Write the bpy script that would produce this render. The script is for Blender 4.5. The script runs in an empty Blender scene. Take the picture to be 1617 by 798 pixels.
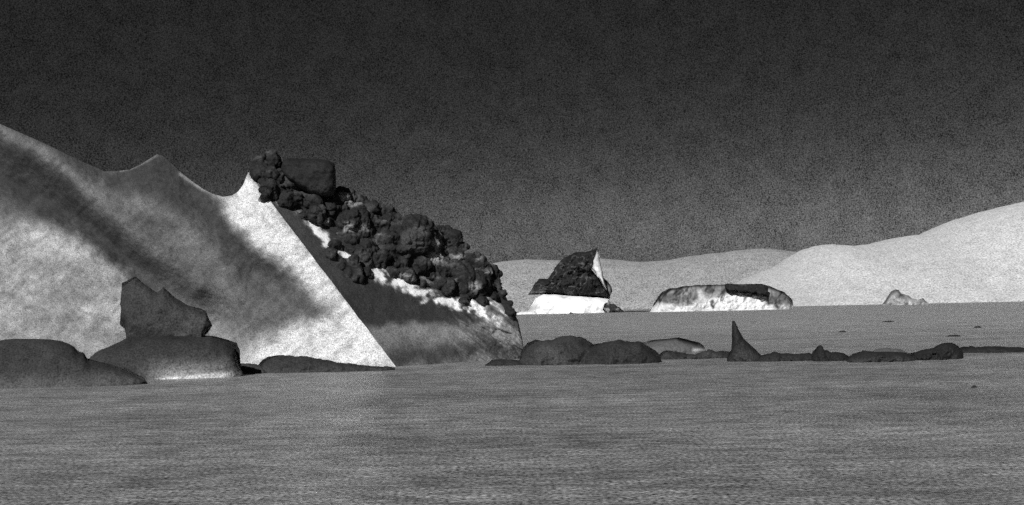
import bpy, math, random
import numpy as np
from mathutils import Matrix, Vector

random.seed(7)
S = bpy.context.scene
COL = S.collection

# ------------------------------------------------------------------ camera
PW, PH, FPX = 1617.0, 798.0, 1734.0        # photo size and focal length in its pixels
CAM_H = 4.0                                # eye height on a boat deck
HOR_Y, HOR_SLOPE = 492.4, 0.0215           # sea horizon at mid frame, its tilt
roll = math.atan(HOR_SLOPE)
pitch = math.atan((HOR_Y - PH / 2) / FPX)
fw = Vector((0, math.cos(pitch), math.sin(pitch)))
r0 = Vector((1, 0, 0)); u0 = r0.cross(fw)
rt = r0 * math.cos(roll) - u0 * math.sin(roll)
up = rt.cross(fw)
cam = bpy.data.cameras.new('camera')
cam.sensor_fit = 'HORIZONTAL'; cam.sensor_width = 36
cam.lens = 36 * FPX / PW
cam.clip_start = 0.5; cam.clip_end = 120000
cam_o = bpy.data.objects.new('camera', cam); COL.objects.link(cam_o)
cam_o.matrix_world = Matrix(((rt.x, up.x, -fw.x, 0), (rt.y, up.y, -fw.y, 0),
                             (rt.z, up.z, -fw.z, CAM_H), (0, 0, 0, 1)))
S.camera = cam_o

# ------------------------------------------------------------------ light
SUN_AZ, SUN_EL = math.radians(-157), math.radians(36)   # behind the camera, to the left
sdir = Vector((math.sin(SUN_AZ) * math.cos(SUN_EL), math.cos(SUN_AZ) * math.cos(SUN_EL), math.sin(SUN_EL)))
sun = bpy.data.lights.new('sun', 'SUN'); sun.energy = 4.2; sun.angle = math.radians(0.6)
sun.color = (1, 1, 1)
sun_o = bpy.data.objects.new('sun', sun); COL.objects.link(sun_o)
sun_o.rotation_euler = sdir.to_track_quat('Z', 'Y').to_euler()
sun_o.location = (0, 0, 200)

W = bpy.data.worlds.new('World'); S.world = W; W.use_nodes = True
nt = W.node_tree; nt.nodes.clear()
out = nt.nodes.new('ShaderNodeOutputWorld'); bg = nt.nodes.new('ShaderNodeBackground')
sky = nt.nodes.new('ShaderNodeTexSky'); sky.sky_type = 'NISHITA'; sky.sun_disc = False
sky.sun_elevation = SUN_EL; sky.sun_rotation = SUN_AZ
sky.air_density = 1.0; sky.dust_density = 1.0; sky.ozone_density = 1.0
bw = nt.nodes.new('ShaderNodeRGBToBW')                   # a black and white picture: grey sky
pw = nt.nodes.new('ShaderNodeMath'); pw.operation = 'POWER'; pw.inputs[1].default_value = 5.0
ml = nt.nodes.new('ShaderNodeMath'); ml.operation = 'MULTIPLY'; ml.inputs[1].default_value = 6.6e-5
tc = nt.nodes.new('ShaderNodeTexCoord')
n1 = nt.nodes.new('ShaderNodeTexNoise'); n1.inputs['Scale'].default_value = 1050; n1.inputs['Detail'].default_value = 2.0
n2 = nt.nodes.new('ShaderNodeTexNoise'); n2.inputs['Scale'].default_value = 60; n2.inputs['Detail'].default_value = 3
def wm(op, a, b):
    m = nt.nodes.new('ShaderNodeMath'); m.operation = op
    for i, v in enumerate((a, b)):
        if isinstance(v, (int, float)): m.inputs[i].default_value = v
        else: nt.links.new(v, m.inputs[i])
    return m.outputs[0]
L = nt.links.new
L(sky.outputs[0], bw.inputs[0]); L(wm('MINIMUM', bw.outputs[0], 9.0), pw.inputs[0]); L(pw.outputs[0], ml.inputs[0])
skyv = wm('ADD', ml.outputs[0], 0.17)
L(tc.outputs['Generated'], n1.inputs['Vector']); L(tc.outputs['Generated'], n2.inputs['Vector'])
g = wm('ADD', wm('MULTIPLY', n1.outputs['Fac'], 4.4), wm('MULTIPLY', n2.outputs['Fac'], 0.85))
g = wm('MAXIMUM', wm('ADD', g, -1.62), 0.15)
L(wm('MULTIPLY', skyv, g), bg.inputs['Color'])
bg.inputs['Strength'].default_value = 0.1
L(bg.outputs[0], out.inputs[0])

vs = S.view_settings
vs.view_transform = 'Standard'; vs.look = 'None'; vs.gamma = 1.0; vs.exposure = 0.0
vs.use_curve_mapping = False
S.cycles.use_denoising = False              # keeps the fine grain of snow, water and sky
S.cycles.use_adaptive_sampling = True
S.cycles.adaptive_threshold = 0.25
S.cycles.adaptive_min_samples = 16

# ------------------------------------------------------------------ helpers
def rays(px, py):
    """world directions through photo pixels, scaled so that y = 1"""
    a = (np.asarray(px, float) - PW / 2) / FPX; b = -(np.asarray(py, float) - PH / 2) / FPX
    d = [fw[i] + a * rt[i] + b * up[i] for i in range(3)]
    return d[0] / d[1], d[2] / d[1]

def point(px, py, Y):
    dx, dz = rays(px, py)
    return np.stack([dx * Y, Y + 0 * dx, CAM_H + dz * Y], -1)

def water_depth(px, py):
    dx, dz = rays(px, py)
    return CAM_H / np.maximum(-dz, 1e-5)

def _hash(i, j, k):
    h = (i * 374761393 + j * 668265263 + k * 2147483647 * 0 + k * 1274126177) & 0xFFFFFFFF
    h = ((h ^ (h >> 13)) * 1274126177) & 0xFFFFFFFF
    h = (h ^ (h >> 16)) & 0xFFFFFF
    return h / float(0xFFFFFF)

def vnoise(x, y, z):
    x, y, z = np.broadcast_arrays(np.asarray(x, float), np.asarray(y, float), np.asarray(z, float))
    i, j, k = [np.floor(v).astype(np.int64) for v in (x, y, z)]
    fx, fy, fz = x - i, y - j, z - k
    fx, fy, fz = [f * f * f * (f * (f * 6 - 15) + 10) for f in (fx, fy, fz)]
    r = 0
    for a in (0, 1):
        for b in (0, 1):
            for c in (0, 1):
                w = (fx if a else 1 - fx) * (fy if b else 1 - fy) * (fz if c else 1 - fz)
                r = r + w * _hash(i + a, j + b, k + c)
    return r * 2 - 1

def fbm(x, y, z, o=4, lac=2.03, gain=0.5):
    s, a, t = 0, 1, 0
    for q in range(o):
        s = s + a * vnoise(x + 17.3 * q, y - 9.1 * q, z + 5.7 * q); t += a
        a *= gain; x, y, z = x * lac, y * lac, z * lac
    return s / t

def lin(t):
    t = np.asarray(t, float) / 255
    return np.where(t <= .04045, t / 12.92, ((t + .055) / 1.055) ** 2.4)

def sm(a, b, x):
    t = np.clip((x - a) / (b - a), 0, 1); return t * t * (3 - 2 * t)

def polyline_dist(px, py, pts):
    d = np.full(np.shape(px), 1e9)
    for (ax, ay), (bx, by) in zip(pts[:-1], pts[1:]):
        vx, vy = bx - ax, by - ay
        t = np.clip(((px - ax) * vx + (py - ay) * vy) / (vx * vx + vy * vy + 1e-9), 0, 1)
        d = np.minimum(d, np.hypot(px - ax - t * vx, py - ay - t * vy))
    return d

def gauss(px, py, pts, w):
    return np.exp(-(polyline_dist(px, py, pts) / w) ** 2)

def poly(px, py, pts, soft):
    ins = np.zeros(np.shape(px), bool); n = len(pts)
    for k in range(n):
        (ax, ay), (bx, by) = pts[k], pts[(k + 1) % n]
        if ay == by: continue
        c = ((ay > py) != (by > py)) & (px < (bx - ax) * (py - ay) / (by - ay) + ax)
        ins ^= c
    d = polyline_dist(px, py, pts + [pts[0]])
    return sm(-soft, soft, np.where(ins, d, -d))

def curve(pts, u, by='x'):
    """a traced line sampled at parameters u (arc length, or its own third column)"""
    p = np.array(pts, float)
    if p.shape[1] == 3: t = p[:, 2]
    else:
        t = np.concatenate([[0], np.cumsum(np.hypot(*np.diff(p, axis=0).T))]); t = t / t[-1]
    return np.interp(u, t, p[:, 0]), np.interp(u, t, p[:, 1])

def material(name, scale=8.0, grain=0.5, rough=0.75, bump=0.25, bscale=3.0, spec=0.25, streak=None):
    m = bpy.data.materials.new(name); m.use_nodes = True
    t = m.node_tree; N = t.nodes; b = N['Principled BSDF']
    at = N.new('ShaderNodeAttribute'); at.attribute_name = 'painted_tone'  # surface colour per vertex; on the bergs it includes painted light and shade
    co = N.new('ShaderNodeTexCoord')
    a = N.new('ShaderNodeTexNoise'); a.inputs['Scale'].default_value = scale; a.inputs['Detail'].default_value = 1.5
    c = N.new('ShaderNodeTexNoise'); c.inputs['Scale'].default_value = scale * .13; c.inputs['Detail'].default_value = 4
    t.links.new(co.outputs['Object'], a.inputs[0]); t.links.new(co.outputs['Object'], c.inputs[0])
    def mt(op, x, y):
        q = N.new('ShaderNodeMath'); q.operation = op
        for i, v in enumerate((x, y)):
            if isinstance(v, (int, float)): q.inputs[i].default_value = v
            else: t.links.new(v, q.inputs[i])
        return q.outputs[0]
    f = mt('ADD', mt('MULTIPLY', a.outputs['Fac'], 4 * grain), mt('MULTIPLY', c.outputs['Fac'], grain))
    f = mt('MAXIMUM', mt('ADD', f, 1 - 2.5 * grain), 0.1)
    v = mt('MINIMUM', mt('MULTIPLY', at.outputs['Fac'], f), 0.93)
    t.links.new(v, b.inputs['Base Color'])
    b.inputs['Roughness'].default_value = rough
    b.inputs['Specular IOR Level'].default_value = spec
    bn = N.new('ShaderNodeTexNoise'); bn.inputs['Scale'].default_value = bscale; bn.inputs['Detail'].default_value = 6
    bp = N.new('ShaderNodeBump'); bp.inputs['Strength'].default_value = bump; bp.inputs['Distance'].default_value = 1.0 / bscale
    t.links.new(co.outputs['Object'], bn.inputs[0]); t.links.new(bn.outputs['Fac'], bp.inputs['Height'])
    t.links.new(bp.outputs[0], b.inputs['Normal'])
    return m

def make(name, V, F, mat, tone, parent=None, origin=None, smooth=True):
    V = np.asarray(V, float)
    if parent is not None: V = V - np.array(parent.location)
    elif origin is not None: V = V - np.array(origin)
    me = bpy.data.meshes.new(name)
    me.from_pydata([tuple(v) for v in V], [], F); me.update()
    if tone is not None:
        at = me.attributes.new('painted_tone', 'FLOAT', 'POINT')  # colour value, with light and shade painted in on the bergs
        at.data.foreach_set('value', np.asarray(tone, np.float32))
    me.polygons.foreach_set('use_smooth', [smooth] * len(me.polygons))
    me.materials.append(mat)
    o = bpy.data.objects.new(name, me); COL.objects.link(o)
    if parent is not None: o.parent = parent
    elif origin is not None: o.location = origin
    return o

def thing(name, label, cat, loc, group=None):
    o = bpy.data.objects.new(name, None); COL.objects.link(o)
    o.empty_display_size = 0.5
    o.location = [float(v) for v in loc]
    o['label'] = label; o['category'] = cat
    if group: o['group'] = group
    return o

def tag(o, label, cat, group=None):
    o['label'] = label; o['category'] = cat
    if group: o['group'] = group
    return o

def shell(top, bot, nu, nv, Y0, R, lean=0.3, tone=50, K=0.9, rough=0.12, freq=None, jit=1.5, n=2.4,
          seed=0.0, submerge=True, back=1.0, pin=False):
    """A closed lump of ice: its profile between two lines, a rounded front and back that
    meet at the outline, R metres deep each way, leaning back and broken up by noise.
    Y0: distance of its foot (None: where the lower line meets the sea)."""
    u = np.linspace(0, 1, nu)[:, None]; v = np.linspace(0, 1, nv)[None, :]
    tx, ty = curve(top, u[:, 0]); bx, by = curve(bot, u[:, 0])
    px = tx[:, None] * (1 - v) + bx[:, None] * v
    py = ty[:, None] * (1 - v) + by[:, None] * v
    # uneven outline
    jx = fbm(px * .09 + seed, py * .09, seed + 3.1, 4); jy = fbm(px * .09 - 7 + seed, py * .09, seed + 9.1, 4)
    edge = 1 - v
    px = px + jit * 1.6 * jx * edge; py = py + jit * 1.6 * jy * edge
    if Y0 is None: Yf = float(np.mean(water_depth(bx[nu // 4: -nu // 4 or None], by[nu // 4: -nu // 4 or None])))
    else: Yf = Y0
    e = np.maximum(np.abs(2 * u - 1) ** 1.0, (1 - v) if submerge else np.abs(2 * v - 1))
    e = (np.abs(2 * u - 1) ** n + ((1 - v) if submerge else np.abs(2 * v - 1)) ** n)
    bul = np.sqrt(np.clip(1 - e, 0, 1)) 
    mpp = Yf / FPX
    hor = HOR_Y - HOR_SLOPE * (px - PW / 2)
    z = np.maximum(CAM_H + (hor - py) * mpp, 0)
    Ym = Yf + R + lean * z
    fr = freq or 0.05
    nz = fbm(px * fr + seed, py * fr, seed, 5) + .6 * np.abs(fbm(px * fr * 2 + seed + 4, py * fr * 2, seed + 2, 4))
    Yfr = Ym - R * bul * (1 + rough * 3 * nz)
    Ybk = Ym + R * back * bul * (1 + rough * 3 * fbm(px * fr, py * fr, seed + 50, 3))
    Pf = point(px, py, Yfr); Pb = point(px, py, Ybk)
    T = tone(px, py) if callable(tone) else np.full(px.shape, float(tone))
    A = lin(T) / K
    if submerge:                                    # carry the foot below the surface
        lowf = Pf[:, -1:].copy(); lowf[..., 2] = -1.5
        lowb = Pb[:, -1:].copy(); lowb[..., 2] = -1.5
        Pf = np.concatenate([Pf, lowf], 1); Pb = np.concatenate([Pb, lowb], 1); A = np.concatenate([A, A[:, -1:]], 1)
    m = Pf.shape[1]
    V = np.concatenate([Pf.reshape(-1, 3), Pb.reshape(-1, 3)]); AA = np.concatenate([A.ravel(), A.ravel()])
    F = []; off = nu * m
    for i in range(nu - 1):
        for j in range(m - 1):
            a, b, c, d = i * m + j, (i + 1) * m + j, (i + 1) * m + j + 1, i * m + j + 1
            F.append((a, d, c, b)); F.append((off + a, off + b, off + c, off + d))
        F.append((i * m + m - 1, off + i * m + m - 1, off + (i + 1) * m + m - 1, (i + 1) * m + m - 1))
        F.append((i * m, (i + 1) * m, off + (i + 1) * m, off + i * m))
    for i, s in ((0, 0), (nu - 1, 1)):
        for j in range(m - 1):
            q = (i * m + j, off + i * m + j, off + i * m + j + 1, i * m + j + 1)
            F.append(q if s == 0 else q[::-1])
    return V, F, AA, Yf

# ================================================================== SETTING
# sea: one sheet to the horizon
def sea():
    xs = [-60000, -600, 600, 60000]; ys = [-400, 0, 400, 60000]
    V = [(x, y, 0) for y in ys for x in xs]
    F = [(r * 4 + c, r * 4 + c + 1, r * 4 + c + 5, r * 4 + c + 4) for r in range(3) for c in range(3)]
    m = bpy.data.materials.new('sea_water'); m.use_nodes = True
    t = m.node_tree; N = t.nodes; b = N['Principled BSDF']
    co = N.new('ShaderNodeTexCoord'); mp = N.new('ShaderNodeMapping'); mp.inputs['Scale'].default_value = (.55, 1.0, 1)
    t.links.new(co.outputs['Object'], mp.inputs[0])
    w1 = N.new('ShaderNodeTexNoise'); w1.inputs['Scale'].default_value = 1.3; w1.inputs['Detail'].default_value = 6; w1.inputs['Roughness'].default_value = .6
    w2 = N.new('ShaderNodeTexNoise'); w2.inputs['Scale'].default_value = .12; w2.inputs['Detail'].default_value = 3
    for w in (w1, w2): t.links.new(mp.outputs[0], w.inputs[0])
    ad = N.new('ShaderNodeMath'); ad.operation = 'MULTIPLY_ADD'; ad.inputs[1].default_value = .35
    t.links.new(w1.outputs['Fac'], ad.inputs[0]); t.links.new(w2.outputs['Fac'], ad.inputs[2])
    bp = N.new('ShaderNodeBump'); bp.inputs['Strength'].default_value = .8; bp.inputs['Distance'].default_value = .9
    t.links.new(ad.outputs[0], bp.inputs['Height']); t.links.new(bp.outputs[0], b.inputs['Normal'])
    cr = N.new('ShaderNodeValToRGB')
    cr.color_ramp.elements[0].position = .3; cr.color_ramp.elements[0].color = (.12, .12, .12, 1)
    cr.color_ramp.elements[1].position = .7; cr.color_ramp.elements[1].color = (.31, .31, .31, 1)
    t.links.new(w1.outputs['Fac'], cr.inputs[0])
    sx = N.new('ShaderNodeSeparateXYZ'); t.links.new(co.outputs['Object'], sx.inputs[0])      # paler water colour beyond the floes
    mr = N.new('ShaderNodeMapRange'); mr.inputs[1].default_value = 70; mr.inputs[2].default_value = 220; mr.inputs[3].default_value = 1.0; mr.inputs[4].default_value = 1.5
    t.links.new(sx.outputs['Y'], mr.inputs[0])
    gn = N.new('ShaderNodeTexNoise'); gn.inputs['Scale'].default_value = 9; gn.inputs['Detail'].default_value = 2       # fine ripples
    t.links.new(co.outputs['Object'], gn.inputs[0])
    g1 = N.new('ShaderNodeMapRange'); g1.inputs[1].default_value = .3; g1.inputs[2].default_value = .7; g1.inputs[3].default_value = .1; g1.inputs[4].default_value = 1.9
    t.links.new(gn.outputs['Fac'], g1.inputs[0])
    w3 = N.new('ShaderNodeTexNoise'); w3.inputs['Scale'].default_value = .16; w3.inputs['Detail'].default_value = 4; t.links.new(mp.outputs[0], w3.inputs[0])
    g3 = N.new('ShaderNodeMapRange'); g3.inputs[1].default_value = .3; g3.inputs[2].default_value = .7; g3.inputs[3].default_value = .72; g3.inputs[4].default_value = 1.28
    t.links.new(w3.outputs['Fac'], g3.inputs[0])
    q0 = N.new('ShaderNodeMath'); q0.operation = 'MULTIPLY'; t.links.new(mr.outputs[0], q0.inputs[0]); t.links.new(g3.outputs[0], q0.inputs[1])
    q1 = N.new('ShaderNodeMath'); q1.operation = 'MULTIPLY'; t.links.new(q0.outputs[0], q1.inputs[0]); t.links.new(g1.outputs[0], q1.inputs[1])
    q2 = N.new('ShaderNodeMath'); q2.operation = 'MULTIPLY'; t.links.new(cr.outputs[0], q2.inputs[0]); t.links.new(q1.outputs[0], q2.inputs[1])
    t.links.new(q2.outputs[0], b.inputs['Base Color'])
    b.inputs['Roughness'].default_value = .3; b.inputs['IOR'].default_value = 1.33; b.inputs['Specular IOR Level'].default_value = .12
    o = make('water', V, F, m, None, smooth=False)
    o['kind'] = 'structure'
sea()

# far snow mountains: terrain strips rising from the shore
def mountain(name, ridge, Y, depth, tone, K, mat, seed, rel):
    pts = np.array(ridge, float)
    nu, nv = 420, 60
    px = np.linspace(pts[0, 0], pts[-1, 0], nu)
    py = np.interp(px, pts[:, 0], pts[:, 1]) + 1.2 * fbm(px * .06, seed, 0, 4) + .4 * vnoise(px * .5, seed, 3)
    top = point(px, py, np.full(nu, Y + depth * .5))
    V, A = [], []
    rows = []
    for j in range(nv):
        w = j / (nv - 1)
        if w <= .5: s = w / .5; hgt = np.sin(s * math.pi / 2) ** 1.15
        else: s = (1 - w) / .5; hgt = np.sin(s * math.pi / 2) ** 1.15
        x = top[:, 0]; y = Y + depth * w + 0 * x
        nz = fbm(x * .0016 * rel + seed, y * .0016 * rel, seed, 5)
        z = top[:, 2] * hgt * (1 + .12 * nz * (1 - hgt)) - (20 if j in (0, nv - 1) else 0)
        y = y + 160 * nz * (1 - hgt)
        rows.append(np.stack([x, y, z], -1)); A.append(lin(tone * (1 + .03 * nz)) / K)
    V = np.concatenate(rows); A = np.concatenate(A)
    F = [(j * nu + i, j * nu + i + 1, (j + 1) * nu + i + 1, (j + 1) * nu + i) for j in range(nv - 1) for i in range(nu - 1)]
    o = make(name, V, F, mat, A)
    o['kind'] = 'structure'
    return o
m_far = material('far_snow', scale=.05, grain=.75, rough=.95, bump=.05, bscale=.01, spec=0.0)
m_near = material('near_snow', scale=.09, grain=.5, rough=.95, bump=.05, bscale=.02, spec=0.0)
mountain('far_mountain_range', [(-900, 492), (-500, 470), (-200, 452), (100, 446), (350, 438), (520, 430), (700, 424), (770, 418), (790, 414), (830, 410), (870, 411), (900, 414), (945, 408), (975, 411),
         (1010, 414), (1050, 412), (1090, 405), (1130, 400), (1165, 396), (1200, 393), (1240, 396), (1300, 404), (1400, 412), (1520, 424), (1600, 440)],
         15000, 5000, 148, 1.0, m_far, 3.3, .7)
mountain('snow_mountain', [(1140, 478), (1165, 449), (1185, 437), (1210, 428), (1232, 418), (1250, 405), (1268, 395), (1285, 389), (1310, 387), (1345, 390),
         (1375, 385), (1410, 377), (1455, 370), (1480, 358), (1510, 346), (1548, 335), (1600, 322), (1700, 306), (1850, 300)],
         7500, 3000, 205, 1.25, m_near, 8.1, 1.0)

# ================================================================== BIG BERG
YB = float(water_depth(625, 579))
def ridge_x(py): return 392 + (py - 275) * (625 - 392) / (579 - 275)   # the sharp arris between flank and face
STREAK = [(-90, 150), (75, 245), (160, 318), (250, 405), (310, 452)]
BAND = [(-90, 235), (75, 315), (150, 368), (230, 430), (340, 505)]
EDGE = [(262, 258), (320, 322), (370, 392), (425, 450)]
def left_tone(px, py):  # flank bands carry light and shade painted into the ice colour
    wx = px + 14 * fbm(px * .035, py * .035, 1.5, 6, gain=.6); wy = py + 14 * fbm(px * .035, py * .035, 8.5, 6, gain=.6)
    T = np.full(px.shape, 100.0)
    def mix(t, m):
        nonlocal T
        T = T * (1 - m) + t * m
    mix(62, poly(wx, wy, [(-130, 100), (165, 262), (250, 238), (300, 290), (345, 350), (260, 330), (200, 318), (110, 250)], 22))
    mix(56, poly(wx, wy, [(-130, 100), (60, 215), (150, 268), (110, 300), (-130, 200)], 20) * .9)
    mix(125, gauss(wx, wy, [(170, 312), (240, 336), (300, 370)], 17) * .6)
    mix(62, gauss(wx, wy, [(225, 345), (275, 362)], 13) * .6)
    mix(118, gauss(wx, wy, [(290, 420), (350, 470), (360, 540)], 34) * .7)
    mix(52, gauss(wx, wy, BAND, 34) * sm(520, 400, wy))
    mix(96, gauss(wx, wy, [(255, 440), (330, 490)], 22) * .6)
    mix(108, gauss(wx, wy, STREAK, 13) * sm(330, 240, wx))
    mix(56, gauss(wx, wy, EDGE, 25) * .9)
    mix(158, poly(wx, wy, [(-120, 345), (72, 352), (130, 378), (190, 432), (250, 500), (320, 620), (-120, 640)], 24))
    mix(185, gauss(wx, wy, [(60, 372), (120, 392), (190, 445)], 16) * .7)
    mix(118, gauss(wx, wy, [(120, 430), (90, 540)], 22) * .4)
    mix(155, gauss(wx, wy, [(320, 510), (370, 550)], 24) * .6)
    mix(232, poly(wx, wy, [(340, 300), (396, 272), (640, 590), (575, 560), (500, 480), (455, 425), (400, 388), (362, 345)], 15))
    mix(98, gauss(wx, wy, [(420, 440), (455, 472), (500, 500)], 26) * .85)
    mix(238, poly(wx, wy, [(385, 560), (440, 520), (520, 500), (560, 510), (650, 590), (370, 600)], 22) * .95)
    mix(150, gauss(px, py, [(190, 270), (215, 264), (248, 245)], 1.8) * .8)  # thin rim highlights painted on the crest, either side of the peak
    mix(160, gauss(px, py, [(286, 276), (318, 298), (352, 311), (372, 307)], 3.5) * .8)
    # scratches running down the slope
    a = (px * .64 + py * .77); c = (px * .77 - py * .64)
    T = T * (1 + .17 * fbm(a * .16, c * .03, 2.2, 4) + .24 * fbm(px * .045, py * .045, 6.6, 5) + .16 * fbm(px * .2, py * .2, 9.6, 3))
    return np.clip(T, 20, 240)

BX, RX = -95.0, 625.0
left_top = [(-95, 158), (0, 196), (60, 222), (75, 229), (110, 246), (140, 260), (165, 271), (190, 270), (205, 268), (222, 260), (236, 251), (248, 244),
            (256, 246), (264, 252), (278, 265), (290, 276), (305, 288), (320, 298), (335, 306), (352, 311), (366, 309), (376, 303), (384, 292), (389, 279), (392, 272)]
left_bot = [(-95, 615), (150, 610), (380, 590), (560, 582), (625, 579)]
right_top = [(392, 272), (398, 266), (415, 258), (440, 258), (470, 262), (500, 268), (530, 300), (560, 320), (600, 338), (650, 354), (690, 366), (712, 376),
             (728, 398), (750, 414), (772, 426), (785, 440), (796, 462), (806, 484), (818, 506), (824, 532), (828, 556)]
right_bot = [(625, 579), (690, 575), (740, 572), (780, 570), (805, 566), (822, 562), (832, 558)]

def berg_depth(px, py, side):
    hor = HOR_Y - HOR_SLOPE * (px - PW / 2)
    z = np.maximum(CAM_H + (hor - py) * YB / FPX, 0)
    r = px - ridge_x(py)
    if side == 'l':
        y = YB + .42 * z + .012 * np.maximum(-r, 0)
        y = y - 1.1 * gauss(px, py, STREAK, 26) + 1.5 * gauss(px, py, BAND, 30) + 1.0 * gauss(px, py, EDGE, 26) \
            - 1.6 * poly(px, py, [(-120, 345), (72, 352), (130, 378), (190, 432), (250, 500), (320, 620), (-120, 640)], 30)
        y = y + .4 * gauss(px, py, [(415, 430), (455, 475)], 28) * sm(0, 60, -r)
        y = y + .35 * fbm(px * .025, py * .025, 4.4, 4) * sm(0, 50, -r)
        y = y + .10 * fbm(px * .12, py * .12, 2.4, 3) * sm(0, 30, -r)
    else:
        y = YB + .42 * z + .045 * np.maximum(r, 0)
        cr = sm(20, 120, r)
        y = y + .4 * fbm(px * .02, py * .02, 7.4, 3) * cr
        # the right end is broken into ribs running down to the right
        a = px * .5 - py * .85
        y = y - 1.3 * sm(690, 760, px) * np.abs(fbm(a * .05, px * .012, 3.3, 4)) * 1.6
        y = y + .16 * fbm(px * .14, py * .14, 1.4, 3) * cr * sm(690, 760, px)
    return y

SNOW = [(486, 346), (500, 352), (516, 364), (522, 376), (535, 388), (560, 408), (580, 412), (600, 426), (640, 446), (690, 462), (730, 474), (768, 468), (792, 478), (800, 500),
        (790, 512), (768, 506), (735, 494), (700, 484), (660, 470), (622, 454), (596, 442), (560, 424), (530, 404), (512, 388), (496, 366)]
GULLY = [(448, 326), (464, 332), (480, 350), (510, 385), (535, 402)]
def right_tone(px, py):  # face darkened in its colour, standing in for shade
    wx = px + 13 * fbm(px * .06, py * .06, 21.5, 5, gain=.6); wy = py + 13 * fbm(px * .06, py * .06, 28.5, 5, gain=.6)
    T = np.full(px.shape, 46.0)
    def mix(t, m):
        nonlocal T
        T = T * (1 - m) + t * m
    mix(58, gauss(wx, wy, [(400, 285), (470, 370), (520, 430)], 20) * .7)
    mix(108, sm(504, 522, wy + .02 * (wx - 640)) * sm(830, 790, px))
    mix(58, gauss(wx, wy, [(625, 570), (660, 556), (690, 566)], 20))
    mix(60, gauss(wx, wy, [(700, 560), (760, 548), (830, 552)], 15))
    mix(120, gauss(wx, wy, [(655, 520), (672, 540)], 12) * .7)
    mix(120, poly(wx, wy, [(735, 470), (800, 455), (840, 545), (800, 545), (770, 515)], 10))
    mix(120, gauss(wx, wy, GULLY, 5) * sm(-.1, .2, fbm(px * .06, py * .06, 61.5, 4)))
    mix(95, sm(.1, .4, fbm(px * .05, py * .05, 51.5, 4)) * poly(px, py, [(470, 310), (530, 300), (700, 370), (800, 460), (700, 465), (560, 405), (490, 340)], 8))
    mix(222, poly(wx, wy, SNOW, 4) * sm(-.34, .0, fbm(px * .075, py * .075, 41.5, 5) + .1 * sm(560, 500, px)))
    mix(130, gauss(wx, wy, [(470, 300), (500, 312)], 9))
    mix(135, gauss(wx, wy, [(398, 278), (418, 294), (440, 318)], 5) * .8)
    a = px * .5 - py * .85
    rib = sm(.05, .35, fbm(a * .07, px * .015, 12.2, 4)) * sm(700, 760, px) * sm(455, 480, py)
    mix(60, rib * .8)
    T = T * (1 + .14 * fbm(px * .06, py * .06, 16.6, 4))
    return np.clip(T, 18, 245)

m_slope = material('streaked_ice', scale=13, grain=.65, bump=.35, bscale=2.2)
m_face = material('painted_face_ice', scale=9.5, grain=.55, bump=.25, bscale=1.0)  # its colour holds the painted shade of the right face
m_dark = material('dark_ice', scale=9.0, grain=.55, bump=.4, bscale=2.6, spec=.15)

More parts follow.
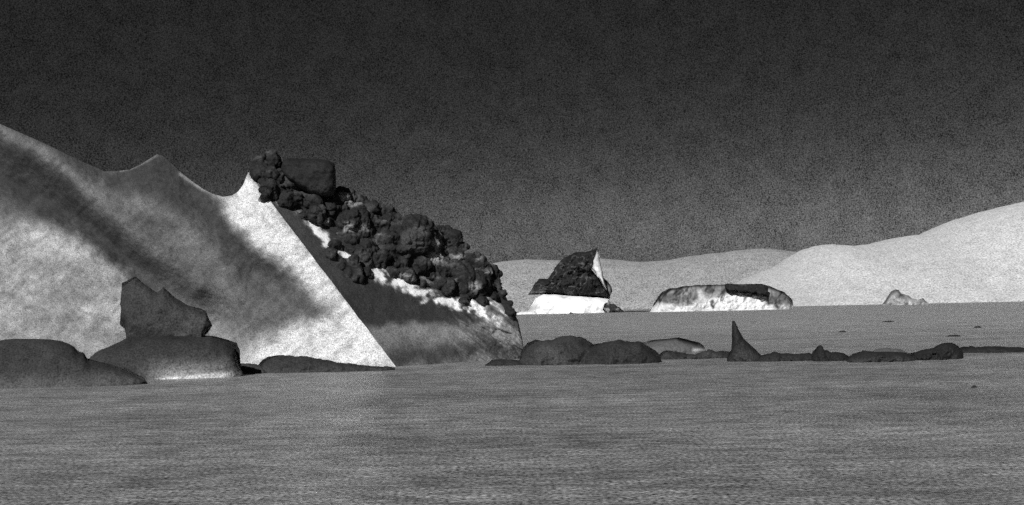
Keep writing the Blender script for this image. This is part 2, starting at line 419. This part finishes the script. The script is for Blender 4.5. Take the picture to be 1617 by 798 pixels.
def big_berg():
    base = point(np.array(560.), np.array(580.), np.array(YB)); base[2] = 0
    t = thing('iceberg', 'huge sloping iceberg with pale streaked flank and dark lumpy crest filling the left', 'iceberg', base)
    def patch(top, bot, nu, nv, side, tone, K, wig):
        u = np.linspace(0, 1, nu); v = np.linspace(0, 1, nv)[None, :]
        tx, ty = curve(top, u); bx, by = curve(bot, u)
        px = tx[:, None] * (1 - v) + bx[:, None] * v; py = ty[:, None] * (1 - v) + by[:, None] * v
        wob = 1.3 * fbm(py * .05, 3.7, 1.1, 4) * sm(0, .15, v) * sm(1, .9, v)
        px = px + wob * (u[:, None] ** 12 if side == 'l' else (1 - u[:, None]) ** 12)      # chips along the arris
        Y = berg_depth(px, py, side)
        s = (1 - v) ** 7
        Y = Y + s * 1.2                                  # the crest rolls over
        P = point(px, py, Y); A = lin(tone(px, py)) / K
        low = P[:, -1:].copy(); low[..., 2] = -2
        P = np.concatenate([P, low], 1); A = np.concatenate([A, A[:, -1:]], 1)
        return P, A
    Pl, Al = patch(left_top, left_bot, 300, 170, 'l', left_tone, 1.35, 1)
    Pr, Ar = patch(right_top, right_bot, 210, 150, 'r', right_tone, .74, 1)
    def grid(P, A, back=None):
        nu, m = P.shape[:2]
        F = [(i * m + j, i * m + j + 1, (i + 1) * m + j + 1, (i + 1) * m + j) for i in range(nu - 1) for j in range(m - 1)]
        return P.reshape(-1, 3), F, A.ravel()
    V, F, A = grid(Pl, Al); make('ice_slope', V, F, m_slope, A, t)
    V, F, A = grid(Pr, Ar); make('broken_face', V, F, m_face, A, t)
    # far side: from the crest line back and down into the sea
    crest = np.concatenate([Pl[:, 0], Pr[1:, 0]]); ac = np.concatenate([Al[:, 0], Ar[1:, 0]])
    n = len(crest); m = 30; rows = []
    for j in range(m):
        w = j / (m - 1)
        p = crest.copy(); p[:, 1] += 16 * w ** .8
        p[:, 2] = crest[:, 2] * (1 - w ** 1.8) - 2 * w
        nz = fbm(p[:, 0] * .2, p[:, 1] * .2, p[:, 2] * .2, 4) * (1 if 0 < j else 0) * min(1, w * 4)
        p[:, 1] += nz * 1.2; p[:, 2] += nz * .0
        rows.append(p)
    V = np.concatenate(rows); F = [(j * n + i, (j + 1) * n + i, (j + 1) * n + i + 1, j * n + i + 1) for j in range(m - 1) for i in range(n - 1)]
    make('far_side', V, F, m_slope, np.tile(np.minimum(ac, .3), m), t)

    # dark square block frozen in on top
    V, F, A, _ = shell([(444, 262), (447, 253), (455, 250), (500, 251), (520, 254), (528, 259), (530, 268)],
                       [(444, 275), (455, 285), (472, 298), (492, 308), (510, 312), (524, 312), (531, 306)],
                       50, 30, YB + 5.0, 2.0, lean=.1, tone=lambda x, y: 30 + 26 * sm(285, 312, y) + 8 * fbm(x * .05, y * .05, 3, 4),
                       K=.75, rough=.055, submerge=False, jit=.5, n=5, seed=5)
    make('crest_block', V, F, m_dark, A, t)

    # lumps of dark ice crusted over the crest
    base_meshes = []
    import bmesh
    for q in range(7):
        bm = bmesh.new(); bmesh.ops.create_icosphere(bm, subdivisions=4, radius=1)
        v = np.array([x.co for x in bm.verts])
        d = .30 * fbm(v[:, 0] * .9 + q * 9, v[:, 1] * .9, v[:, 2] * .9, 2)
        rg = np.random.RandomState(40 + q); kn = np.zeros(len(v)); wv = v + .18 * np.stack([vnoise(v[:, 0] * 2 + 3 * c, v[:, 1] * 2, v[:, 2] * 2) for c in range(3)], -1)
        for w_ in range(22):                                   # knobs of melted ice
            c = rg.normal(size=3); c /= np.linalg.norm(c); ra = rg.uniform(.3, .8)
            kn = np.maximum(kn, ra * .40 * np.sqrt(np.clip(1 - (np.linalg.norm(wv - c, axis=1) / ra) ** 2, 0, 1)))
        d = d + kn - .1
        for x, k in zip(bm.verts, d): x.co = x.co * (1 + k)
        base_meshes.append((np.array([x.co for x in bm.verts]), [[x.index for x in f.verts] for f in bm.faces])); bm.free()
    L_ = [(405, 267, 8), (414, 263, 12), (430, 262, 13), (446, 266, 11), (409, 276, 7), (420, 276, 15), (440, 286, 17), (418, 292, 8), (430, 304, 12),
          (460, 296, 16), (476, 318, 16), (452, 318, 12), (492, 326, 16), (525, 338, 27), (500, 346, 15), (545, 318, 15), (560, 330, 16), (478, 340, 9),
          (538, 306, 9), (580, 338, 15), (552, 362, 27), (585, 365, 24), (527, 390, 9), (550, 384, 10), (570, 394, 17), (603, 348, 14), (622, 352, 13),
          (606, 388, 22), (640, 362, 14), (660, 366, 14), (650, 386, 30), (678, 374, 15), (700, 376, 13), (712, 388, 14), (688, 400, 18), (722, 396, 9),
          (630, 410, 20), (660, 420, 20), (596, 412, 14), (576, 412, 9), (618, 432, 9), (645, 438, 14), (668, 450, 8), (690, 428, 18), (718, 412, 14),
          (700, 452, 15), (724, 440, 20), (748, 418, 15), (760, 432, 14), (772, 428, 10), (742, 452, 20), (762, 456, 14), (778, 444, 11), (786, 452, 8),
          (790, 466, 9), (778, 468, 11), (800, 484, 10), (806, 496, 9), (760, 478, 8), (735, 476, 9), (520, 412, 12),
          (540, 426, 12), (560, 438, 11), (578, 432, 8), (534, 424, 15), (552, 436, 18), (728, 424, 10), (788, 474, 6), (736, 404, 8),
          (590, 382, 12), (566, 346, 15), (640, 400, 14), (506, 322, 12), (596, 330, 6), (568, 316, 5), (616, 338, 6), (676, 356, 7),
          (696, 362, 6), (752, 408, 6), (782, 434, 6), (646, 349, 5)]
    tmp = random.Random(3)
    from mathutils import Euler
    VV, FF, off = [], [], 0
    for k, (x, y, r) in enumerate(L_):
        Y = float(berg_depth(np.array(float(x)), np.array(float(y)), 'r')) + r * .15 * YB / FPX + (1.2 * r * YB / FPX if y > 395 and x < 560 else 0)
        p = point(np.array(float(x)), np.array(float(y)), np.array(Y))
        s = r * (tmp.uniform(1.2, 1.5) if r > 11 else 1.15) * Y / FPX
        R3 = np.array(Euler((tmp.uniform(-.5, .5), tmp.uniform(-.7, .7), tmp.uniform(0, 6.28))).to_matrix())
        sc = np.array([tmp.uniform(.9, 1.2), tmp.uniform(.75, .95), tmp.uniform(.8, 1.0)]) * s
        bv, bf = base_meshes[k % 7]
        VV.append((bv * sc) @ R3.T + p); FF += [[q + off for q in f] for f in bf]; off += len(bv)
    V = np.concatenate(VV)
    raw = make('crest_blocks', V, FF, m_dark, None, t)
    md = raw.modifiers.new('fuse', 'REMESH'); md.mode = 'VOXEL'; md.voxel_size = .085      # frozen together into one crust
    ms = raw.modifiers.new('soften', 'SMOOTH'); ms.factor = .5; ms.iterations = 3
    ev = raw.evaluated_get(bpy.context.evaluated_depsgraph_get()).to_mesh()
    n = len(ev.vertices); co = np.empty(n * 3); no = np.empty(n * 3)
    ev.vertices.foreach_get('co', co); ev.vertices.foreach_get('normal', no)
    co = co.reshape(-1, 3); no = no.reshape(-1, 3)
    F = [tuple(p.vertices) for p in ev.polygons]
    raw.evaluated_get(bpy.context.evaluated_depsgraph_get()).to_mesh_clear()
    bpy.data.objects.remove(raw)
    wq = co + .35 * np.stack([fbm(co[:, 0] * .9 + 5 * c, co[:, 1] * .9, co[:, 2] * .9 - c, 3) for c in range(3)], -1)
    d = -.36                                                # billows with creases between them
    for f_, a_ in ((.75, .42), (1.6, .26), (3.3, .14), (6.5, .06)):
        d = d + a_ * np.abs(vnoise(wq[:, 0] * f_ + f_, wq[:, 1] * f_, wq[:, 2] * f_ + 2)) ** .75
    co = co + no * d[:, None]
    T = 34 + 26 * sm(-.1, .5, fbm(co[:, 0] * .9, co[:, 1] * .9, co[:, 2] * .9 + 7, 4)) + 85 * sm(.12, .55, fbm(co[:, 0] * .55 + 9, co[:, 1] * .55, co[:, 2] * .8, 5))
    make('lumpy_crest', co + np.array(t.location), F, m_dark, lin(T) / .85, t)
big_berg()

# ================================================================== DARK ICE IN FRONT
m_floe = material('dark_floe_ice', scale=10, grain=.6, bump=.22, bscale=1.5, spec=.1)
m_floe2 = material('grey_floe_ice', scale=9, grain=.4, bump=.2, bscale=1.3, spec=.1)

def single(name, label, cat, top, bot, nu, nv, Y0, R, mat, group=None, **kw):
    V, F, A, Yf = shell(top, bot, nu, nv, Y0, R, **kw)
    c = V.mean(0); c[2] = 0
    o = make(name, V, F, mat, A, origin=[float(q) for q in c])
    return tag(o, label, cat, group)

def pillar_floe():
    Yf = float(water_depth(270, 599))
    base = point(np.array(270.), np.array(599.), np.array(Yf)); base[2] = 0
    t = thing('ice_floe', 'dark broad floe carrying a jagged anvil-shaped pillar, before the pale slope', 'ice floe', base)
    def st(x, y):
        g = sm(556, 596, y) * sm(200, 270, x)
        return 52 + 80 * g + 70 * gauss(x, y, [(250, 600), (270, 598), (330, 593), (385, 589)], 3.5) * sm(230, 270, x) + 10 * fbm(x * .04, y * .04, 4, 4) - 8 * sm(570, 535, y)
    V, F, A, _ = shell([(60, 592), (110, 580), (132, 571), (141, 566), (150, 557), (170, 548), (188, 541), (198, 535), (240, 530), (300, 529), (335, 531), (360, 536), (374, 542), (378, 552), (380, 578)],
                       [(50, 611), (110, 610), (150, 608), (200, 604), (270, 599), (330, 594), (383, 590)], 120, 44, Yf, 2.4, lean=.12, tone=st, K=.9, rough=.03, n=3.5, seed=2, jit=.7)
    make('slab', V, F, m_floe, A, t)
    V, F, A, _ = shell([(190, 482, 0), (192, 462, .04), (192, 447, .08), (203, 442, .14), (214, 437, .20), (224, 446, .28), (240, 457, .38), (249, 462, .43), (257, 453, .48), (263, 457, .52),
                        (278, 471, .62), (298, 483, .74), (316, 487, .84), (326, 492, .90), (331, 505, .95), (335, 515, 1)],
                       [(190, 482, 0), (193, 492, .03), (194, 500, .06), (189, 513, .09), (197, 520, .12), (199, 530, .15), (199, 548, .18), (240, 548, .4), (318, 548, .84), (324, 530, .90), (330, 523, .95), (335, 515, 1)],
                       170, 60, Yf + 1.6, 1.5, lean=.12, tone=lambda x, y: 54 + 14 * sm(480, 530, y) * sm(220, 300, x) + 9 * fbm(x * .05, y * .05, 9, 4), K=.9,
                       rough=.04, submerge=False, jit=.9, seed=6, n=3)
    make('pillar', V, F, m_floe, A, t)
pillar_floe()
G = 'dark floes drifting in a line'
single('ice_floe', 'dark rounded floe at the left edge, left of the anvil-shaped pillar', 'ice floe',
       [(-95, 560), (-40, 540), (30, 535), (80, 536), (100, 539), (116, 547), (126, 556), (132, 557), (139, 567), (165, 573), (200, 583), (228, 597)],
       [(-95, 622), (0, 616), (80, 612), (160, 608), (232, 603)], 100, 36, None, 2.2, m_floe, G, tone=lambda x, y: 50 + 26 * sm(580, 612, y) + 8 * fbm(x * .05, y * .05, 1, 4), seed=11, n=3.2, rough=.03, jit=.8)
single('ice_floe', 'small flat dark floe tucked against the right end of the pillar slab', 'ice floe',
       [(372, 580), (380, 575), (395, 574), (410, 576), (425, 582)], [(370, 590), (400, 590), (428, 590)], 40, 16, None, .7, m_floe, G, tone=55, seed=12)
single('ice_floe', 'long low dark floe below the pale slope, tapering to the right', 'ice floe',
       [(407, 583), (409, 575), (414, 568), (424, 563), (440, 562), (460, 562), (480, 563), (510, 567), (540, 573), (570, 576), (600, 578), (622, 580)],
       [(405, 590), (460, 590), (520, 588), (570, 585), (624, 582)], 120, 26, None, 1.1, m_floe, G, tone=lambda x, y: 47 + 12 * sm(575, 590, y) + 7 * fbm(x * .06, y * .06, 1, 4), seed=13, n=3)
single('ice_floe', 'smallest dark floe at the right foot of the huge iceberg', 'ice floe',
       [(767, 576), (775, 570), (790, 567), (808, 567), (822, 570), (830, 575)], [(766, 578), (800, 578), (832, 576)], 50, 16, None, 1.0, m_floe, G, tone=44, seed=14)
single('ice_floe', 'double humped dark floe right beside the end of the huge iceberg', 'ice floe',
       [(820, 566), (824, 552), (832, 542), (845, 537), (862, 537), (872, 538), (884, 532), (900, 530), (915, 532), (930, 539), (945, 548), (952, 566)],
       [(818, 574), (860, 577), (900, 577), (956, 575)], 110, 34, None, 2.2, m_floe, G, tone=lambda x, y: 50 + 14 * gauss(x, y, [(865, 560), (880, 572)], 16) + 9 * fbm(x * .06, y * .06, 1, 4), freq=.08, seed=15, rough=.055)
single('ice_floe', 'dark smooth-backed floe between the double humped floe and the grey floe', 'ice floe',
       [(915, 562), (925, 551), (940, 543), (960, 539), (980, 537), (996, 539), (1012, 540), (1024, 547), (1034, 554), (1043, 563)],
       [(912, 575), (960, 576), (1000, 575), (1045, 571)], 100, 32, None, 1.9, m_floe, G, tone=lambda x, y: 44 + 9 * fbm(x * .06, y * .06, 2, 4), freq=.08, seed=16, rough=.055)
single('ice_floe', 'paler grey flat-topped floe with a dark upper edge, behind the dark line', 'ice floe',
       [(1012, 542), (1026, 538), (1050, 535), (1072, 533), (1090, 538), (1104, 541), (1111, 546), (1114, 552)],
       [(1010, 556), (1050, 558), (1080, 558), (1116, 555)], 90, 26, None, 3.0, m_floe2, None,
       tone=lambda x, y: 88 - 46 * gauss(x, y, [(1025, 538), (1072, 533.5), (1104, 541), (1113, 550)], 2.6) - 50 * gauss(x, y, [(1073, 535), (1100, 543)], 4) + 80 * gauss(x, y, [(1096, 553), (1112, 553)], 3), seed=17, rough=.04, jit=.5)
single('ice_floe', 'ragged low dark floe between the grey floe and the fin', 'ice floe',
       [(1040, 560), (1052, 553), (1066, 556), (1080, 557), (1096, 559), (1110, 556), (1120, 553), (1128, 555), (1140, 553), (1156, 556)],
       [(1038, 570), (1070, 568), (1100, 566), (1130, 569), (1158, 570)], 90, 20, None, 1.3, m_floe, G, tone=lambda x, y: 52 + 20 * fbm(x * .1, y * .1, 2, 4), freq=.08, seed=18, jit=1.8)
single('ice_floe', 'dark floe rising into a tall shark-fin spike', 'ice floe',
       [(1148, 566), (1150, 558), (1155, 553), (1156, 540), (1156, 520), (1156, 508), (1158, 506), (1160, 507), (1163, 513), (1168, 524), (1174, 534), (1184, 544), (1194, 553), (1202, 561), (1208, 567)],
       [(1148, 571), (1180, 571.5), (1210, 571)], 110, 40, None, 1.1, m_floe, G, tone=lambda x, y: 40 + 14 * gauss(x, y, [(1170, 562), (1180, 562)], 12) + 6 * fbm(x * .06, y * .06, 2, 4), freq=.08, seed=19, jit=.4, rough=.08)
single('ice_floe', 'thin flat dark floe immediately right of the fin', 'ice floe',
       [(1196, 566), (1206, 559), (1222, 556), (1240, 558), (1262, 558), (1280, 558), (1290, 561)],
       [(1195, 571), (1240, 571), (1292, 570)], 70, 18, None, 1.2, m_floe, G, tone=43, freq=.08, seed=20)
single('ice_floe', 'dark floe with a small knobbed head at its left end', 'ice floe',
       [(1282, 560), (1284, 554), (1289, 550), (1293, 546), (1297, 545), (1300, 548), (1302, 553), (1307, 553), (1312, 556), (1320, 555), (1332, 558), (1343, 564)],
       [(1281, 569), (1310, 571), (1345, 570)], 90, 24, None, 1.3, m_floe, G, tone=39, freq=.08, seed=21, jit=.8)
single('ice_floe', 'low grey floe showing just above the long dark floe, far right', 'ice floe',
       [(1376, 557), (1386, 552), (1400, 550), (1418, 551), (1432, 556)], [(1374, 561), (1400, 562), (1434, 561)], 50, 14, None, 1.6, m_floe2, None, tone=88, seed=22)
single('ice_floe', 'low-backed dark floe in front of the low grey floe', 'ice floe',
       [(1338, 566), (1346, 559), (1362, 555), (1385, 555), (1410, 556), (1430, 557), (1444, 560)],
       [(1337, 571), (1370, 573), (1410, 572), (1446, 569)], 80, 22, None, 1.6, m_floe, G, tone=lambda x, y: 42 + 16 * sm(562, 573, y), freq=.08, seed=23)
single('ice_floe', 'long dark floe with a rounded hump at its right end, near right edge', 'ice floe',
       [(1428, 564), (1440, 557), (1458, 553), (1474, 549), (1482, 544), (1494, 541), (1504, 541), (1511, 545), (1518, 551), (1521, 558)],
       [(1427, 570), (1460, 570), (1500, 567), (1522, 566)], 100, 28, None, 1.8, m_floe, G, tone=39, freq=.08, seed=24, jit=.7)
single('ice_floe', 'thin dark floe running out of the frame at the right edge', 'ice floe',
       [(1508, 554), (1516, 549), (1530, 548), (1555, 547), (1600, 549), (1660, 547), (1720, 552)],
       [(1506, 556), (1540, 557), (1600, 557), (1722, 555)], 90, 14, None, 1.8, m_floe, G, tone=40, seed=25)
BITS = [(1493, 1518, 531, 1.6, 'slim dark ice fragment above the rounded hump'), (1393, 1411, 508, .8, 'tiny dark ice fragment below the faint far berg'),
        (1324, 1336, 524, 1.2, 'tiny dark ice fragment below the knobbed floe’s left, on open water'), (1538, 1550, 517, 1.4, 'tiny dark ice fragment at the right edge, above the thin floe'),
        (1533, 1543, 612, 2.4, 'tiny dark ice fragment alone on the near water, lower right')]
for k, (a, b, y, h, lab) in enumerate(BITS):
    single('ice_fragment', lab.replace('below the knobbed floe’s left, on open water', 'on open water above the knobbed floe'), 'ice fragment',
           [(a, y), (a + (b - a) * .3, y - h), (a + (b - a) * .7, y - h * 1.5), (b, y - h * .4)],
           [(a, y + .5), ((a + b) / 2, y + 1), (b, y + .4)], 30, 8, None, float(water_depth((a + b) / 2, y)) / FPX * (b - a) * .3, m_floe, 'ice fragments on the water', tone=42, seed=30 + k, jit=.5)

# ================================================================== MIDDLE DISTANCE BERGS
m_peak = material('peak_ice', scale=.42, grain=.4, bump=.6, bscale=.06, spec=.1)
m_white = material('white_ice', scale=.42, grain=.22, bump=.12, bscale=.05, spec=.1)

def peak_berg():
    Y = 1500.0; mp = Y / FPX
    base = point(np.array(905.), np.array(496.), np.array(Y)); base[2] = 0
    t = thing('iceberg', 'peaked iceberg with dark leaning summit over a white base band', 'iceberg', base)  # dark summit, white base and edge: reversed light and shade as ice colour
    def veins(x, y): return 36 + 40 * sm(.80, .95, 1 - np.abs(fbm((x + y * .5) * .07, y * .09, 5, 4)) * 2.2) + 10 * fbm(x * .1, y * .1, 3, 3)
    V, F, A, _ = shell([(833, 466), (838, 459), (845, 446), (852, 440), (866, 440), (874, 428), (884, 414), (895, 405), (905, 400), (920, 398), (933, 397), (939, 393), (944, 391), (943, 396),
                        (941, 402), (935, 411), (934, 424), (941, 434), (949, 445), (957, 457), (963, 468)],
                       [(833, 466), (860, 465), (900, 468), (940, 470), (963, 472)], 170, 60, Y + 18, 26, lean=.25,
                       tone=lambda x, y: veins(x, y) + 60 * gauss(x, y, [(838, 463), (855, 462)], 6), K=.85, rough=.16, submerge=False, jit=1.3, seed=41, n=3, freq=.09)
    make('dark_summit', V, F, m_peak, A, t)
    def wt(x, y): return 238 - 70 * sm(.25, .6, fbm(x * .09, y * .16, 9, 4)) * gauss(x, y, [(866, 472), (930, 474)], 6) - 60 * gauss(x, y, [(832, 490), (848, 486)], 6)
    V, F, A, _ = shell([(831, 493), (838, 484), (846, 470), (858, 464), (900, 466.5), (940, 469.5), (962, 470.5), (964, 480), (968, 490)],
                       [(826, 497.5), (860, 497.5), (920, 496.5), (972, 495)], 120, 26, Y, 40, lean=.2, tone=wt, K=.9, rough=.055, jit=.4, seed=42, n=4)
    make('white_base', V, F, m_white, A, t)
    V, F, A, _ = shell([(942, 398), (939, 406), (935, 413), (936, 419), (934, 424), (940, 430), (942, 437), (948, 442), (951, 449), (957, 458)],
                       [(943, 396), (946, 402), (947, 410), (949, 420), (952, 431), (953, 440), (958, 458)], 50, 14, Y + 18, 8, lean=.25, tone=lambda x, y: 185 + 60 * fbm(x * .12, y * .12, 1, 4), K=1.0, rough=.08, submerge=False, jit=.4, seed=43)
    make('white_edge', V, F, m_white, A, t)
    V, F, A, _ = shell([(949, 440), (953, 439), (960, 445), (966, 454), (967, 460), (964, 466)],
                       [(949, 442), (951, 450), (955, 457), (958, 463), (961, 468), (963, 470)], 40, 16, Y + 45, 10, lean=.25, tone=lambda x, y: 105 - 50 * gauss(x, y, [(954, 440), (966, 453), (967, 460)], 2.5), K=.8, rough=.08, submerge=False, jit=.4, seed=44)
    make('side_flake', V, F, m_peak, A, t)
peak_berg()
m_small = material('grey_far_ice', scale=.5, grain=.4, bump=.4, bscale=.08, spec=.1)
single('growler', 'small dark ragged growler at the right foot of the peaked iceberg', 'growler',
       [(951, 490), (953, 483), (957, 479), (962, 478), (966, 481), (971, 480), (975, 483), (979, 484), (983, 489), (988, 494)], [(955, 495), (970, 495.5), (989, 495)], 60, 18, 1420.0, 10, m_peak,
       tone=lambda x, y: 50 + 80 * sm(.1, .4, fbm(x * .2, y * .25, 3, 4)), seed=45, rough=.25, n=2.2, jit=2.0, freq=.15)
single('growler', 'thin dark floating strip of ice between the two middle icebergs', 'growler',
       [(982, 493), (990, 491.5), (1004, 491.5), (1016, 491), (1027, 491.5)], [(980, 494.5), (1005, 494), (1029, 493.5)], 60, 8, 1500.0, 8, m_peak, tone=45, seed=46, jit=.4, n=4)
single('growler', 'pair of tiny dark knobs floating before the white base of the peaked iceberg', 'growler',
       [(898, 496), (900, 493.5), (904, 494.5), (908, 495), (911, 496.5)], [(897, 497.5), (904, 498), (912, 497.5)], 30, 8, 1330.0, 4, m_peak, tone=40, seed=47, jit=.4, n=3)
single('growler', 'low white shelf of ice reaching left from the peaked iceberg’s foot'.replace('’', "'"), 'growler',
       [(812, 495.5), (822, 493), (834, 492), (846, 491)], [(810, 497.5), (830, 497.5), (848, 497)], 40, 8, 1480.0, 10, m_white, tone=225, seed=48, jit=.4, n=3)

def flat_berg():
    Y = 1250.0
    base = point(np.array(1140.), np.array(491.), np.array(Y)); base[2] = 0
    t = thing('iceberg', 'long flat-topped white iceberg with a dark roof slab and mottled ends', 'iceberg', base)
    def tt(x, y):  # dark top and white foot: reversed light and shade painted into the ice
        wx = x + 5 * fbm(x * .09, y * .09, 1, 4); wy = y + 5 * fbm(x * .09, y * .09, 5, 4)
        T = np.full(x.shape, 150.0)
        T = T + 55 * fbm(x * .07, y * .07, 8, 4) 
        T = T - 45 * sm(.1, .5, fbm(x * .12, y * .10, 18, 4))
        m = sm(477, 485, wy + 10 * gauss(wx, wy, [(1105, 470), (1140, 475)], 12)); T = T * (1 - m) + 228 * m
        m = poly(wx, wy, [(1145, 464), (1180, 464), (1208, 470), (1214, 486), (1160, 490), (1130, 484)], 4); T = T * (1 - m) + 240 * m
        m = gauss(wx, wy, [(1104, 462), (1110, 474)], 4) * .8; T = T * (1 - m) + 225 * m
        m = gauss(wx, wy, [(1223, 474), (1227, 486)], 4.5); T = T * (1 - m) + 85 * m
        m = gauss(wx, wy, [(1126, 478), (1126, 486)], 2.5); T = T * (1 - m) + 80 * m
        m = gauss(wx, wy, [(1045, 474), (1068, 468)], 6) * .6; T = T * (1 - m) + 85 * m
        m = gauss(x, y, [(1030, 482), (1045, 465), (1060, 457), (1095, 451), (1145, 449)], 2.2); T = T * (1 - m) + 55 * m
        m = gauss(x, y, [(1206, 451), (1228, 458), (1244, 466), (1251, 478)], 2.4); T = T * (1 - m) + 60 * m
        cr = sm(.07, .0, np.abs(fbm((wx + .5 * y) * .055, y * .012, 31, 4))) * sm(492, 478, y)      # cracks and melt streaks
        T = T * (1 - .5 * cr) - 26 * sm(.1, .5, fbm(x * .16, y * .03, 34, 3))
        return np.clip(T, 40, 245)
    V, F, A, _ = shell([(1029, 487), (1032, 480), (1036, 474), (1040, 467), (1046, 461), (1058, 456), (1070, 454), (1085, 451.5), (1110, 450), (1143, 449.5), (1180, 449), (1206, 450.5),
                        (1218, 453), (1228, 458), (1238, 461), (1246, 468), (1251, 474), (1252, 483)],
                       [(1025, 494.5), (1080, 494), (1140, 493.5), (1200, 492), (1251, 490)], 260, 56, Y, 30, lean=.25, tone=tt, K=1.15, rough=.07, jit=1.0, seed=51, n=3.6, freq=.06)
    make('ice_body', V, F, m_white, A, t)
    V, F, A, _ = shell([(1143, 450), (1150, 449), (1180, 448.3), (1204, 449), (1213, 452)],
                       [(1145, 456), (1152, 460), (1162, 459), (1172, 462), (1180, 461), (1187, 464), (1194, 462), (1200, 467), (1206, 466), (1212, 470)], 80, 22, Y - 16, 8, lean=.5, tone=lambda x, y: 36 + 22 * sm(.3, .6, fbm(x * .12, y * .12, 3, 3)), K=.85, rough=.08, submerge=False, jit=1.2, seed=52, n=6)
    make('roof_slab', V, F, m_peak, A, t)
flat_berg()

def faint_berg():
    Y = 2600.0
    def tt(x, y):
        T = 138 + 60 * fbm(x * .16, y * .16, 3, 4)
        T = T - 60 * gauss(x, y, [(1397, 478), (1408, 462), (1416, 458), (1424, 466)], 3)
        return np.clip(T, 60, 215)
    single('iceberg', 'faint small grey iceberg low against the snow mountain', 'iceberg',
           [(1394, 479), (1400, 471), (1407, 461), (1413, 457.5), (1419, 458.5), (1423, 464), (1429, 465), (1435, 467), (1440, 472), (1450, 474), (1454, 472), (1458, 471), (1462, 476), (1466, 479)],
           [(1392, 482), (1430, 481.5), (1468, 481)], 110, 30, Y, 30, m_small, tone=tt, K=.9, seed=61, rough=.15, n=2.5, jit=.7)
faint_berg()
